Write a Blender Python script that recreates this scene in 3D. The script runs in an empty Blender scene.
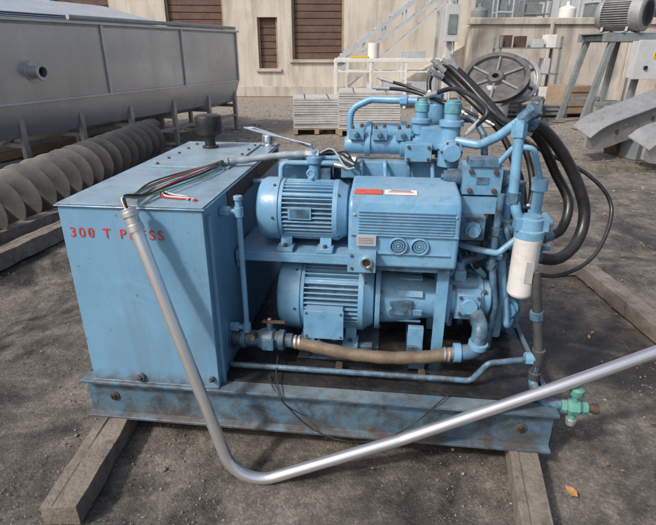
import bpy, bmesh, math, random
from math import sin,cos,pi,radians,atan2,sqrt
from mathutils import Vector, Matrix, noise, Quaternion, Euler
random.seed(7)
V=Vector
scene=bpy.context.scene
# ------------------------------------------------------------ materials
def mat(name,base,alt=None,dirt=None,rough=.5,metal=0.0,scale=6,dirt_amt=.45,bump=.15,bscale=60,streak=False,rvar=.15,mid=.5,dust=0,chips=0,zrust=None,patch=0):
    m=bpy.data.materials.new(name);m.use_nodes=True
    nt=m.node_tree;N=nt.nodes;L=nt.links;b=N["Principled BSDF"]
    b.inputs["Metallic"].default_value=metal
    geo=N.new("ShaderNodeTexCoord")
    def nz(sc,det=4,ro=.6,stretch=None,dist=0):
        n=N.new("ShaderNodeTexNoise");n.inputs["Scale"].default_value=sc;n.inputs["Detail"].default_value=det;n.inputs["Roughness"].default_value=ro
        n.inputs["Distortion"].default_value=dist
        if stretch:
            mp=N.new("ShaderNodeMapping");mp.inputs["Scale"].default_value=stretch;L.new(geo.outputs["Object"],mp.inputs[0]);L.new(mp.outputs[0],n.inputs[0])
        else: L.new(geo.outputs["Object"],n.inputs[0])
        return n
    def ramp(n,a,b_,o="Fac"):
        r=N.new("ShaderNodeMapRange");r.inputs["From Min"].default_value=a;r.inputs["From Max"].default_value=b_;L.new(n.outputs[o],r.inputs["Value"]);return r
    def mul(a,c):
        k=N.new("ShaderNodeMath");k.operation='MULTIPLY';L.new(a,k.inputs[0])
        if hasattr(c,"links"): L.new(c,k.inputs[1])
        else: k.inputs[1].default_value=c
        return k.outputs[0]
    def mix(f,a,b_,amt=1):
        x=N.new("ShaderNodeMix");x.data_type='RGBA'
        if amt!=1: f=mul(f,amt)
        L.new(f,x.inputs[0])
        for i,c in ((6,a),(7,b_)):
            if hasattr(c,"links"): L.new(c,x.inputs[i])
            else: x.inputs[i].default_value=(*c,1)
        return x.outputs[2]
    alt=alt or tuple(min(1,c*1.35+.01) for c in base)
    dirt=dirt or tuple(c*.35 for c in base)
    n1=nz(scale,4,.62,None,.3);col=mix(ramp(n1,.35,.68).outputs[0],base,alt)
    n2=nz(scale*2.7,6,.7,(1,1,.18) if streak else None,.4)
    col=mix(ramp(n2,mid,mid+.2).outputs[0],col,dirt,dirt_amt)
    if patch:
        n5=nz(scale*1.7,7,.78,None,.8);col=mix(ramp(n5,.57,.61).outputs[0],col,tuple(min(1,c*1.5+.05) for c in base),patch)
    if dust:
        g=N.new("ShaderNodeNewGeometry");s=N.new("ShaderNodeSeparateXYZ");L.new(g.outputs["Normal"],s.inputs[0])
        col=mix(mul(ramp(s,.25,1.0,"Z").outputs[0],ramp(n1,.25,.6).outputs[0]),col,(.30,.29,.26),dust)
    n3=nz(scale*12,3,.7)
    if chips:
        col=mix(ramp(n3,.66,.70).outputs[0],col,(.085,.05,.033),chips)
    elif bump: col=mix(ramp(n3,.62,.72).outputs[0],col,dirt,dirt_amt*.7)
    if zrust:
        s=N.new("ShaderNodeSeparateXYZ");L.new(geo.outputs["Object"],s.inputs[0]);n4=nz(9,6,.75)
        for z0,z1 in zrust: col=mix(mul(ramp(s,z0,z1,"Z").outputs[0],ramp(n4,.42,.62).outputs[0]),col,(.085,.055,.038),.85)
    L.new(col,b.inputs["Base Color"])
    rr=N.new("ShaderNodeMapRange");rr.inputs["From Min"].default_value=.3;rr.inputs["From Max"].default_value=.7
    rr.inputs["To Min"].default_value=max(.03,rough-rvar);rr.inputs["To Max"].default_value=min(1,rough+rvar)
    L.new(n2.outputs["Fac"],rr.inputs["Value"]);L.new(rr.outputs[0],b.inputs["Roughness"])
    if bump:
        nb=nz(bscale,3,.6);bp=N.new("ShaderNodeBump");bp.inputs["Strength"].default_value=bump;bp.inputs["Distance"].default_value=.01
        L.new(nb.outputs["Fac"],bp.inputs["Height"]);L.new(bp.outputs[0],b.inputs["Normal"])
    return m
BLUE=mat("blue_paint",(.115,.285,.46),(.17,.36,.54),(.05,.075,.09),.33,0,6,.4,.10,50,dust=.3,chips=.55,patch=.2)
TANKB=mat("tank_blue_paint",(.125,.28,.43),(.165,.33,.49),(.12,.15,.165),.36,0,2.2,.4,.04,25,streak=True,chips=.5,zrust=((.35,.285),(1.045,1.067)),patch=.15)
TOPB=mat("tank_top_dusty",(.20,.31,.40),(.28,.38,.45),(.15,.13,.11),.33,0,3,.6,.08,40,chips=.6,patch=.3)
MOTB=mat("motor_blue_paint",(.13,.31,.50),(.19,.39,.57),(.055,.08,.095),.32,0,5,.38,.07,60,dust=.35,chips=.4)
GREENB=mat("valve_green",(.07,.25,.22),(.12,.32,.29),(.05,.05,.04),.5,0,20,.5,.1,60,dust=.3,chips=.6)
TEAL=mat("valve_teal",(.08,.27,.35),(.13,.34,.43),(.05,.05,.04),.45,0,20,.5,.1,60,dust=.3)
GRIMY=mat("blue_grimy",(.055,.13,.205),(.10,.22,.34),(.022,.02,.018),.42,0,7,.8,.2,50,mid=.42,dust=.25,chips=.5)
SKIDM=mat("skid_worn_paint",(.06,.125,.185),(.10,.18,.25),(.038,.032,.028),.45,0,4,.8,.2,40,mid=.42,dust=.3,chips=.85,zrust=((.17,.10),),patch=.3)
DECK=mat("oily_deck",(.014,.014,.015),(.03,.03,.03),(.075,.06,.047),.3,0,5,.65,.2,30,rvar=.22)
RUST=mat("rusty_steel",(.07,.048,.038),(.13,.08,.055),(.03,.03,.03),.7,.2,12,.5,.3,80)
DKPIPE=mat("dark_steel_pipe",(.045,.05,.055),(.08,.085,.09),(.06,.042,.032),.5,.3,10,.5,.15,60,dust=.3)
BLACK=mat("black_plastic",(.012,.012,.013),(.02,.02,.02),(.05,.045,.04),.4,0,8,.4,.05,40,dust=.12)
RUBBER=mat("black_rubber_hose",(.011,.011,.013),(.02,.02,.022),(.06,.055,.05),.35,0,6,.35,.1,200,dust=.1)
BROWNH=mat("brown_suction_hose",(.12,.09,.058),(.175,.132,.088),(.06,.045,.033),.55,0,9,.5,.3,150,dust=.2)
GALV=mat("galvanised_conduit",(.72,.73,.75),(.80,.81,.83),(.6,.6,.6),.25,.85,5,.2,0,60,rvar=.02)
ZINC=mat("zinc_fitting",(.5,.51,.51),(.62,.62,.62),(.24,.24,.23),.38,.7,14,.4,.1,60)
CHROME=mat("chrome",(.75,.75,.77),(.85,.85,.85),(.3,.3,.3),.15,.95,10,.3,0,60,rvar=.06)
STEEL=mat("stainless_sheet",(.55,.565,.58),(.64,.655,.665),(.42,.42,.41),.3,.65,1.1,.35,.008,5,streak=True,rvar=.06)
STEELD=mat("stainless_dark",(.32,.33,.34),(.42,.43,.435),(.18,.175,.17),.36,.5,2,.4,.04,8)
SHEET=mat("sheet_panel",(.45,.51,.56),(.56,.61,.66),(.3,.32,.33),.32,.3,2,.4,.03,10)
AUGER=mat("auger_steel",(.20,.195,.185),(.30,.295,.28),(.10,.085,.07),.45,.4,4,.5,.12,40)
WHITE=mat("white_paint",(.62,.63,.62),(.72,.72,.71),(.35,.33,.3),.5,0,9,.4,.05,50)
WOOD=mat("weathered_timber",(.14,.118,.098),(.235,.205,.175),(.05,.042,.035),.85,0,5,.7,.6,60)
WOODL=mat("crate_wood",(.28,.20,.14),(.36,.28,.20),(.15,.11,.08),.8,0,4,.5,.3,50)
STONE=mat("grey_plates",(.42,.42,.42),(.52,.52,.51),(.27,.26,.25),.7,0,5,.5,.3,40)
CREAM=mat("cream_stucco",(.49,.455,.39),(.57,.54,.48),(.31,.28,.24),.9,0,.8,.8,.3,20,streak=True,mid=.46)
CONC=mat("concrete",(.40,.37,.325),(.50,.47,.42),(.22,.20,.175),.9,0,.9,.8,.3,20,streak=True,mid=.46)
BROWNB=mat("brown_boards",(.095,.055,.043),(.135,.085,.065),(.05,.033,.027),.7,0,3,.5,.2,30)
GFRAME=mat("grey_machine_paint",(.15,.18,.19),(.21,.24,.25),(.06,.06,.05),.55,0,6,.5,.1,40)
LGREY=mat("light_grey_box",(.42,.45,.47),(.5,.52,.54),(.3,.3,.3),.45,0,4,.3,.03,40)
MOTG=mat("motor_grey",(.24,.25,.26),(.33,.34,.35),(.12,.12,.12),.45,.1,6,.5,.1,40,dust=.2)
DKWH=mat("dark_wheel_steel",(.07,.072,.075),(.12,.12,.12),(.08,.05,.035),.5,.4,5,.6,.1,30,dust=.3)
RED=mat("red_stencil",(.50,.03,.025),(.42,.045,.04),(.25,.09,.09),.6,0,30,.5,0)
ORANGE=mat("orange_label",(.5,.07,.03),None,(.4,.3,.25),.5,0,40,.3,0)
SILV=mat("label_silver",(.45,.46,.46),(.5,.5,.5),(.2,.2,.2),.4,.3,60,.4,0)
def wirem(n,c): return mat(n,c,c,tuple(x*.5 for x in c),.4,0,10,.2,0)
WR=wirem("wire_red",(.45,.03,.03));WG=wirem("wire_green",(.04,.22,.09));WK=wirem("wire_black",(.012,.012,.012));WW=wirem("wire_white",(.6,.6,.58));WB=wirem("wire_blue",(.04,.08,.3))
FLEXG=mat("flex_grey",(.22,.27,.31),(.3,.35,.4),(.12,.13,.14),.5,0,12,.3,.1,50)
LEAF=mat("dry_leaf",(.30,.14,.05),(.42,.24,.09),(.15,.08,.04),.7,0,30,.4,.1,60)
GRASS=mat("grass_blades",(.07,.085,.035),(.11,.12,.05),(.13,.11,.06),.7,0,3,.4,0)
YEL=wirem("yellow_knob",(.6,.45,.03))
SKYB=mat("blue_drum",(.08,.18,.38),None,None,.5,0,4)
SHEETG=mat("galv_sheet",(.34,.35,.35),(.44,.45,.45),(.17,.11,.08),.38,.5,4,.6,.05,20)

# ------------------------------------------------------------ builder
def catmull(pts,sub=8):
    pts=[V(p) for p in pts];P=[pts[0]*2-pts[1]]+pts+[pts[-1]*2-pts[-2]];out=[]
    for i in range(1,len(P)-2):
        a,b,c,d=P[i-1:i+3]
        for k in range(sub):
            t=k/sub
            out.append(.5*((2*b)+(c-a)*t+(2*a-5*b+4*c-d)*t*t+(3*b-a-3*c+d)*t**3))
    out.append(pts[-1]);return out
def fillet(pts,rad,n=7):
    pts=[V(p) for p in pts];out=[pts[0]]
    for i in range(1,len(pts)-1):
        p=pts[i];a=(pts[i-1]-p);b=(pts[i+1]-p);la,lb=a.length,b.length;a.normalize();b.normalize()
        ang=a.angle(b)
        if ang>3.1: out.append(p);continue
        d=min(rad/math.tan(ang/2),la*.49,lb*.49)
        s,e=p+a*d,p+b*d
        r=d*math.tan(ang/2);c=p+(a+b).normalized()*(r/sin(ang/2));v1=s-c;v2=e-c;tot=v1.angle(v2);ax=v1.cross(v2).normalized()
        for k in range(n+1): out.append(c+Quaternion(ax,tot*k/n)@v1)
    out.append(pts[-1]);return out
class B:
    def __init__(s): s.bm=bmesh.new();s.m=[]
    def mi(s,m):
        if m not in s.m: s.m.append(m)
        return s.m.index(m)
    def setm(s,verts,m):
        i=s.mi(m)
        for v in verts:
            for f in v.link_faces: f.material_index=i
    def box(s,c,size,m,rot=(0,0,0),taper=None):
        M=Matrix.Translation(V(c))@Euler(rot).to_matrix().to_4x4()@Matrix.Diagonal((*size,1))
        r=bmesh.ops.create_cube(s.bm,size=1,matrix=M);s.setm(r["verts"],m);return r["verts"]
    def bx(s,x0,x1,y0,y1,z0,z1,m): return s.box(((x0+x1)/2,(y0+y1)/2,(z0+z1)/2),(x1-x0,y1-y0,z1-z0),m)
    def rings(s,rings,m,cap=True,closed=False):
        i=s.mi(m);R=[[s.bm.verts.new(p) for p in r] for r in rings];n=len(R[0])
        prs=list(zip(R[:-1],R[1:]))
        if closed: prs.append((R[-1],R[0]))
        for a,b in prs:
            for k in range(n):
                f=s.bm.faces.new((a[k],a[(k+1)%n],b[(k+1)%n],b[k]));f.material_index=i
        if cap and not closed:
            f=s.bm.faces.new(list(reversed(R[0])));f.material_index=i
            f=s.bm.faces.new(R[-1]);f.material_index=i
    def frame(s,ax):
        ax=V(ax).normalized();u=ax.orthogonal().normalized()
        if abs(ax.z)<.9: u=V((0,0,1));u=(u-ax*u.dot(ax)).normalized()
        return ax,u,ax.cross(u)
    def lathe(s,o,ax,prof,m,seg=32):
        ax,u,w=s.frame(ax);o=V(o)
        s.rings([[o+ax*t+(u*cos(2*pi*k/seg)+w*sin(2*pi*k/seg))*max(r,.0004) for k in range(seg)] for t,r in prof],m)
    def cyl(s,a,b,r,m,r2=None,seg=20):
        a,b=V(a),V(b);s.lathe(a,b-a,[(0,r),((b-a).length,r if r2 is None else r2)],m,seg)
    def tube(s,pts,r,m,seg=12,closed=False):
        pts=[V(p) for p in pts];P=[pts[0]]
        for p in pts[1:]:
            if (p-P[-1]).length>1e-4: P.append(p)
        T=[(P[min(i+1,len(P)-1)]-P[max(i-1,0)]).normalized() for i in range(len(P))]
        u=T[0].orthogonal().normalized();R=[]
        for i,p in enumerate(P):
            if i: u=T[i-1].rotation_difference(T[i])@u
            w=T[i].cross(u)
            rr=r(i/(len(P)-1)) if callable(r) else r
            R.append([p+(u*cos(2*pi*k/seg)+w*sin(2*pi*k/seg))*rr for k in range(seg)])
        s.rings(R,m)
    def fins(s,o,ax,L,ri,ro,n,m):
        ax,u,w=s.frame(ax);o=V(o);pr=[]
        for k in range(n):
            a=2*pi*k/n;da=2*pi/n
            for fr,r in ((-.5,ri),(-.2,ri),(-.13,ro),(.13,ro),(.2,ri)):
                pr.append((a+fr*da,r))
        s.rings([[o+ax*t+(u*cos(a)+w*sin(a))*r for a,r in pr] for t in (0,L)],m)
    def bolt(s,c,ax,r,h,m): 
        c=V(c);ax=V(ax).normalized();s.lathe(c,ax,[(0,r),(h*.8,r),(h,r*.8)],m,6)
    def prism(s,poly,o,ux,uy,depth,m):
        o,ux,uy=V(o),V(ux),V(uy);n=ux.cross(uy).normalized()
        s.rings([[o+ux*x+uy*y+n*t for x,y in poly] for t in (0,depth)],m)
    def done(s,name,parent=None,bevel=0,seg=2,loc=(0,0,0),rot=(0,0,0),solid=0,angle=35):
        bmesh.ops.recalc_face_normals(s.bm,faces=s.bm.faces)
        me=bpy.data.meshes.new(name);s.bm.to_mesh(me);s.bm.free()
        for x in s.m: me.materials.append(x)
        for p in me.polygons: p.use_smooth=True
        me.set_sharp_from_angle(angle=radians(angle))
        o=bpy.data.objects.new(name,me);scene.collection.objects.link(o)
        o.location=loc;o.rotation_euler=rot
        if parent: o.parent=parent
        if solid:
            q=o.modifiers.new("s",'SOLIDIFY');q.thickness=solid;q.offset=0
        if bevel:
            q=o.modifiers.new("b",'BEVEL');q.width=bevel;q.segments=seg;q.limit_method='ANGLE';q.angle_limit=radians(40)
        return o
def empty(name,loc=(0,0,0),rot=(0,0,0)):
    o=bpy.data.objects.new(name,None);scene.collection.objects.link(o);o.location=loc;o.rotation_euler=rot;return o
def text(name,body,size,loc,rot,m,parent,offset=0,space=1,xs=1):
    c=bpy.data.curves.new(name,'FONT');c.body=body;c.size=size;c.offset=offset;c.space_character=space;c.extrude=.0003
    c.materials.append(m);o=bpy.data.objects.new(name,c);scene.collection.objects.link(o);o.location=loc;o.rotation_euler=rot;o.parent=parent;o.scale=(xs,1,1);return o

# ------------------------------------------------------------ hydraulic power unit
U=empty("hydraulic_power_unit",(-1.065,1.814,0),(0,0,-radians(6.65)))
W_,D_=1.98,1.46
b=B()
b.bx(0,W_,.025,.033,.10,.27,SKIDM)
b.bx(0,W_,-.012,.033,.088,.101,SKIDM)
b.bx(-.004,W_+.004,-.014,.06,.270,.283,SKIDM)
b.bx(0,W_,D_-.033,D_-.025,.10,.27,SKIDM);b.bx(0,W_,D_-.033,D_+.01,.088,.101,SKIDM)
for x in (0,W_-.008,.66,1.3): b.bx(x,x+.008,.033,D_-.033,.10,.262,SKIDM)
for x,z in ((.12,.185),(1.86,.18)):
    b.cyl((x,.026,z),(x,.018,z),.022,RUST);b.cyl((x,.02,z),(x,.012,z),.013,BLACK)
b.done("skid_frame",U,.002)
b=B();b.bx(.0,W_,.061,D_,.272,.280,DECK);b.bx(W_-.02,W_,.061,D_,.28,.292,SKIDM)
b.bx(.66,W_-.02,.061,.068,.28,.291,DECK);b.done("drip_deck",U)
b=B();b.tube(catmull([(.80,.10,.295),(.86,-.02,.30),(.93,-.035,.22),(1.02,-.03,.13),(1.15,-.035,.09),(1.3,-.04,.12),(1.42,-.03,.20),(1.50,-.02,.29),(1.56,.05,.30)],10),.003,BLACK,6)
b.tube(catmull([(.82,.22,.33),(.84,.08,.31),(.88,-.02,.295),(.90,-.03,.25),(.98,-.03,.2)],10),.003,BLACK,6)
b.done("loose_cable",U)
b=B()
TX0,TX1,TY1,TZ=.048,.625,1.36,1.068
b.bx(TX0+.005,TX1-.012,.006,TY1,.2835,TZ-.008,TANKB)
b.bx(TX0-.004,TX1,-.004,TY1+.012,TZ-.007,TZ-.001,TANKB)
b.done("tank_body",U,.006,3)
b=B();b.bx(TX0+.004,TX1-.008,.004,TY1+.004,TZ,TZ+.0045,TOPB)
b.bx(TX0+.09,TX1-.1,.62,1.28,TZ+.005,TZ+.014,TOPB)
for i in range(5):
    for x in (TX0+.11,TX1-.12): b.bolt((x,.66+i*.137,TZ+.014),(0,0,1),.009,.008,RUST)
b.done("tank_top_plate",U,.002)
b=B()
for x,z,r in ((.27,.315,.02),(.585,.33,.012)):
    b.cyl((x,.006,z),(x,-.008,z),r,SKIDM);b.bolt((x,-.008,z),(0,-1,0),r*.6,.012,RUST)
b.bx(TX1-.012,TX1+.004,.04,.06,.2835,1.03,TANKB)
b.bx(TX1-.012,TX1-.006,.3,1.3,.98,1.058,RUST)
b.tube([V((TX0+.005+i*.0057,.003,.2855+random.uniform(-.0008,.0008))) for i in range(99)],.0045,SKIDM,8)
b.done("tank_plugs",U,.001)
text("stencil_text","300 T PRESS",.055,(.083,.0045,.940),(pi/2,0,0),RED,U,.0005,1.36,.97)
b=B();X,Y=.27,1.12
b.lathe((X,Y,TZ+.014),(0,0,1),[(0,.045),(.012,.045),(.012,.03),(.06,.03),(.06,.040),(.075,.040)],BLACK)
b.lathe((X,Y,TZ+.088),(0,0,1),[(0,.055),(.004,.068),(.02,.074),(.092,.074),(.102,.070),(.108,.055),(.11,.0)],BLACK,40)
b.done("breather_filter",U,.001)
b=B();X,Y=.575,1.27
b.lathe((X,Y,TZ+.005),(0,0,1),[(0,.045),(.01,.045),(.01,.03),(.03,.03),(.03,.042),(.06,.042),(.066,.036),(.066,.012),(.075,.01)],CHROME,24)
b.done("filler_cap",U,.001)
b=B();gx,gy=.690,.2
b.tube(fillet([(.61,gy,1.0),(gx,gy,1.0),(gx,gy,.47),(.61,gy,.47)],.02),.0115,MOTB)
for z in (1.0,.47):
    b.cyl((.615,gy,z),(.655,gy,z),.022,MOTB,seg=6);b.lathe((gx,gy,z-.02),(0,0,1),[(0,.018),(.04,.018)],MOTB,16)
b.lathe((gx,gy,1.02),(0,0,1),[(0,.013),(.03,.013),(.03,.018),(.045,.018)],MOTB,12)
b.done("level_gauge",U,.001)
def motor(name,x0,x1,y,z,r,m,parent,box_side,nf=44,grille=None):
    b=B();L=x1-x0;ax=(1,0,0)
    fc=L*.24
    b.lathe((x0,y,z),ax,[(0,r*.35),(0,r*.80),(.010,r*.93),(.03,r*1.0),(fc,r*1.01),(fc,r*.93),(fc+.004,r*.93)],m,48)
    for k in range(1,7): b.lathe((x0-.0025-.006*(grille is not None),y,z),ax,[(0,r*(.11*k+.02)),(0,r*(.11*k+.06)),(.004,r*(.11*k+.06)),(.004,r*(.11*k+.02))],grille or GRIMY,40)
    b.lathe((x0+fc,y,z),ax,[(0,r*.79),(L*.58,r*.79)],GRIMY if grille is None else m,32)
    b.fins((x0+fc,y,z),ax,L*.58,r*.78,r*.955,nf,m)
    e=x0+fc+L*.58
    b.lathe((e,y,z),ax,[(0,r*.80),(0,r*.97),(L*.05,r*.97),(L*.09,r*.88),(L*.15,r*.80),(L*.18,r*.45),(L*.18,0)],m,48)
    b.lathe((x0+fc-.002,y,z),ax,[(0,r*.80),(0,r*.97),(.02,r*.97),(.02,r*.8)],m,48)
    for a in (45,135,225,315):
        yy,zz=y+cos(radians(a))*r*.9,z+sin(radians(a))*r*.9
        b.cyl((x0+fc,yy,zz),(e+L*.05,yy,zz),.010,m,seg=8)
        b.bolt((e+L*.05,yy,zz),ax,.010,.01,RUST)
    for a in (0,60,120,180,240,300):
        b.bolt((x0+fc*.8,y+cos(radians(a))*r*1.0,z+sin(radians(a))*r*1.0),(0,cos(radians(a)),sin(radians(a))),.006,.008,RUST)
    for xx in (x0+fc+.03,e-.03):
        for sg in (-1,1):
            b.box((xx,y+sg*r*.78,z-r*.98-.008),(.07,r*.5,.018),m)
            b.box((xx,y+sg*r*.62,z-r*.82),(.05,.016,r*.4),m,(sg*.25,0,0))
            b.bolt((xx,y+sg*r*.88,z-r*.98),(0,0,1),.010,.014,RUST)
    b.lathe(((x0+e)/2+.06,y,z+r*.9),(0,0,1),[(0,.014),(.02,.014)],m,12)
    b.tube([V(((x0+e)/2+.06+.016*cos(t*pi/8),y,z+r*.9+.036+.016*sin(t*pi/8))) for t in range(17)],.005,m,8)
    if box_side:
        bx,bz=(x0+e)/2+.04,z-r*.28
        b.box((bx,y-r*1.08,bz),(r*.95,r*.36,r*.72),m);b.box((bx,y-r*1.28,bz),(r*1.02,.012,r*.80),m)
        for sx in (-1,1):
            for sz in (-1,1): b.bolt((bx+sx*r*.44,y-r*1.32+.003,bz+sz*r*.33),(0,-1,0),.006,.006,RUST)
        b.box((bx+.0,y-r*1.335+.008,bz+.02),(r*.5,.002,r*.25),SILV)
        b.cyl((bx+.05,y-r*1.1,bz-r*.36),(bx+.05,y-r*1.1,bz-r*.5),.018,ZINC,seg=8)
    else:
        b.box((x0+fc+L*.24,y-r*.955,z+.02),(.10,.006,.055),m)
        b.box((x0+fc+L*.24,y-r*.985,z+.02),(.085,.002,.04),GRIMY)
    return b.done(name,parent,.0012,1)
motor("lower_motor",.80,1.25,.46,.53,.172,MOTB,U,True)
motor("upper_motor",.715,1.12,.48,.935,.140,MOTB,U,False,40)
b=B();b.bx(.622,1.16,.33,.66,.766,.778,BLUE);b.bx(.622,1.16,.33,.342,.735,.766,BLUE)
b.bx(.622,.63,.34,.66,.70,.766,BLUE);b.bx(1.10,1.56,.34,.62,.742,.756,BLUE)
for x in (1.505,):
    b.bx(x,x+.05,.315,.323,.283,.85,BLUE);b.bx(x+.042,x+.05,.323,.36,.283,.85,BLUE)
    b.bx(x,x+.05,.60,.608,.283,.75,BLUE)
b.bx(1.06,1.10,.62,.66,.283,.766,BLUE);b.bx(.622,1.57,.64,.652,.70,.742,BLUE)
b.done("motor_shelf",U,.0015)
b=B();yf=.25
prof=[(0,.0),(0,.235),(.012,.272),(.045,.295),(.30,.315),(.33,.29),(.33,0)]
b.prism([(p[0],p[1]) for p in prof],(1.125,yf,.765),(0,1,0),(0,0,1),.445,BLUE)
b.done("pump_cover",U,.014,4)
b=B()
for i in range(8): 
    z=.918+i*.0125;b.box((1.355,yf-.002,z),(.38,.010,.005),BLUE)
b.box((1.343,yf-.003,.83),(.39,.012,.004),BLUE)
b.box((1.35,yf-.003,.908),(.43,.014,.005),BLUE)
for x in (1.330,1.415):
    b.lathe((x,yf+.002,.864),(0,-1,0),[(0,.038),(.011,.038),(.014,.036),(.014,.031),(.006,.030)],BLUE,32)
    b.lathe((x,yf+.001,.864),(0,-1,0),[(0,.030),(.006,.030)],GRIMY,24)
    for q in (.024,.015): b.lathe((x,yf-.004,.864),(0,-1,0),[(0,q),(.003,q),(.003,q-.004),(0,q-.004)],BLUE,28)
    b.lathe((x,yf-.004,.864),(0,-1,0),[(0,.006),(.005,.006)],BLUE,16)
b.box((1.185,yf-.02,.80),(.115,.05,.085),BLUE);b.box((1.20,yf-.012,.885),(.08,.012,.042),SILV)
for k in range(4): b.box((1.20,yf-.0185,.896-k*.007),(.06,.001,.0016),DKPIPE)
b.lathe((1.205,yf-.045,.805),(0,-1,0),[(0,.024),(.014,.024),(.014,.017),(.006,.015)],CHROME,24)
b.lathe((1.205,yf-.05,.805),(0,-1,0),[(0,.0145),(.003,.0145)],BLACK,20)
for x,z in ((1.145,.83),(1.145,.775),(1.225,.77)): b.bolt((x,yf-.045,z),(0,-1,0),.007,.006,RUST)
for x in (1.15,1.55): b.bolt((x,yf,.99),(0,-1,0),.006,.005,ZINC)
b.bx(1.13,1.55,yf+.02,yf+.30,.742,.765,GRIMY)
b.done("pump_front_panel",U,.001)
b=B();b.box((1.20,yf+.075,.765+.3005),(.11,.055,.002),ORANGE,(.078,0,0));b.box((1.33,yf+.075,.765+.3005),(.13,.055,.002),WHITE,(.078,0,0))
b.box((1.33,yf+.075,.765+.302),(.10,.008,.001),ORANGE,(.078,0,0));b.box((1.33,yf+.09,.765+.3035),(.08,.006,.001),BLACK,(.078,0,0))
b.done("pump_labels",U)
b=B();y,z=.46,.53
b.lathe((1.245,y,z),(1,0,0),[(0,.10),(0,.155),(.022,.155),(.022,.125),(.10,.118),(.22,.095),(.27,.09),(.27,.118),(.292,.118),(.292,.05)],BLUE,40)
b.box((1.36,y-.11,z),(.10,.02,.07),GRIMY)
for k in range(8):
    a=k*pi/4+.2;b.bolt((1.267,y+.142*cos(a),z+.142*sin(a)),(1,0,0),.009,.01,RUST);b.box((1.36,y+.112*cos(a),z+.112*sin(a)),(.19,.010,.03),BLUE,(a,0,0))
b.done("bell_housing",U,.0015)
b=B()
b.box((1.565,y,z+.02),(.03,.19,.19),BLUE)
b.lathe((1.58,y,z+.02),(1,0,0),[(0,.085),(.05,.09),(.12,.09),(.12,.098),(.14,.098),(.14,.085),(.175,.08),(.19,.05),(.19,0)],BLUE,36)
b.box((1.655,y,z+.02),(.11,.175,.15),BLUE)
for sy in (-1,1):
    for sz in (-1,1):
        b.bolt((1.72,y+sy*.07,z+.02+sz*.058),(1,0,0),.011,.014,RUST);b.bolt((1.582,y+sy*.08,z+.02+sz*.08),(1,0,0),.010,.012,RUST)
b.box((1.655,y-.10,z+.03),(.10,.03,.10),BLUE)
b.lathe((1.655,y-.115,z+.03),(0,-1,0),[(0,.036),(.02,.036),(.02,.02)],BLUE,20)
for sx in (-1,1):
    for sz in (-1,1): b.bolt((1.655+sx*.038,y-.115,z+.03+sz*.038),(0,-1,0),.008,.012,RUST)
b.box((1.62,y,z+.13),(.05,.06,.05),BLUE);b.cyl((1.62,y,z+.15),(1.62,y,z+.19),.02,BLUE)
b.done("hydraulic_pump",U,.003,2)
b=B()
b.tube(fillet([(1.69,.36,.52),(1.70,.26,.50),(1.69,.23,.40),(1.60,.215,.395)],.05),.034,GRIMY,18)
b.lathe((1.62,.218,.396),(-1,0,-.03),[(0,.042),(.03,.042),(.03,.036)],BLUE,18)
b.lathe((1.69,.235,.42),(.1,-.1,1),[(0,.041),(.025,.041)],BLUE,18)
b.done("suction_elbow",U,.001)
b=B()
hp=catmull([(.885,.21,.405),(1.0,.20,.39),(1.15,.19,.372),(1.32,.19,.366),(1.48,.20,.376),(1.60,.215,.395)],10)
b.tube(hp,lambda t:.028+.0012*sin(t*260),BROWNH,18)
for q,d in ((.90,-1),(1.565,1)):
    for k in (0,.018): b.lathe((q+k*d*-1,.21,.403 if d<0 else .388),(1,0,-.05*d),[(0,.029),(0,.0315),(.008,.0315),(.008,.029)],ZINC,20)
b.done("suction_hose",U)
b=B()
b.lathe((.61,.21,.41),(1,0,0),[(0,.052),(.014,.052),(.014,.036),(.05,.036),(.05,.046),(.075,.046),(.075,.036),(.12,.036),(.15,.05),(.195,.05),(.205,.038),(.22,.038),(.22,.046),(.245,.046),(.245,.032),(.28,.031)],GRIMY,24)
b.cyl((.79,.21,.45),(.79,.21,.50),.014,GRIMY);b.box((.81,.205,.502),(.10,.02,.008),RUST)
b.bolt((.79,.21,.506),(0,0,1),.009,.01,ZINC);b.box((.79,.165,.41),(.05,.02,.05),GRIMY)
b.cyl((.73,.19,.44),(.73,.13,.46),.013,RUST);b.done("suction_valve",U,.0015)
b=B()
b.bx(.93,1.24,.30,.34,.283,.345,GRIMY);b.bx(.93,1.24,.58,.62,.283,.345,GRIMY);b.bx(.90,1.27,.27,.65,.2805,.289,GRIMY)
b.bx(1.40,1.47,.33,.60,.283,.34,GRIMY);b.box((1.435,.36,.36),(.07,.03,.14),BLUE)
for x in (.95,1.08,1.22): b.bolt((x,.285,.289),(0,0,1),.012,.014,RUST)
b.box((1.44,.26,.305),(.07,.05,.04),GRIMY);b.box((1.10,.19,.298),(.03,.05,.035),RUST);b.box((1.46,.17,.298),(.03,.05,.035),RUST)
b.done("motor_base",U,.002)
b=B()
b.tube(fillet([(.62,.14,.312),(.72,.14,.312),(1.66,.13,.318),(1.72,.13,.41),(1.90,.16,.425)],.04),.0125,GRIMY,12)
b.lathe((1.87,.157,.424),(1,0,0),[(0,.021),(.03,.021)],BLUE,6)
b.done("deck_pipe",U)
b=B()
b.lathe((1.92,.165,.33),(0,0,1),[(0,.026),(.03,.026),(.03,.020),(.07,.020),(.07,.027),(.14,.027),(.14,.02)],DKPIPE,18)
b.tube(fillet([(1.92,.165,.43),(1.92,.165,.30),(1.925,.06,.296),(2.0,.05,.290)],.03),.020,GRIMY,14)
b.tube([(1.92,.165,.46),(1.865,.20,.80)],.019,DKPIPE,16)
b.tube([(1.87,.16,.43),(1.92,.165,.43)],.022,BLUE,14)
b.lathe((1.895,.183,.60),(-.15,0,1),[(0,.027),(.035,.027)],GRIMY,8)
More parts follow.
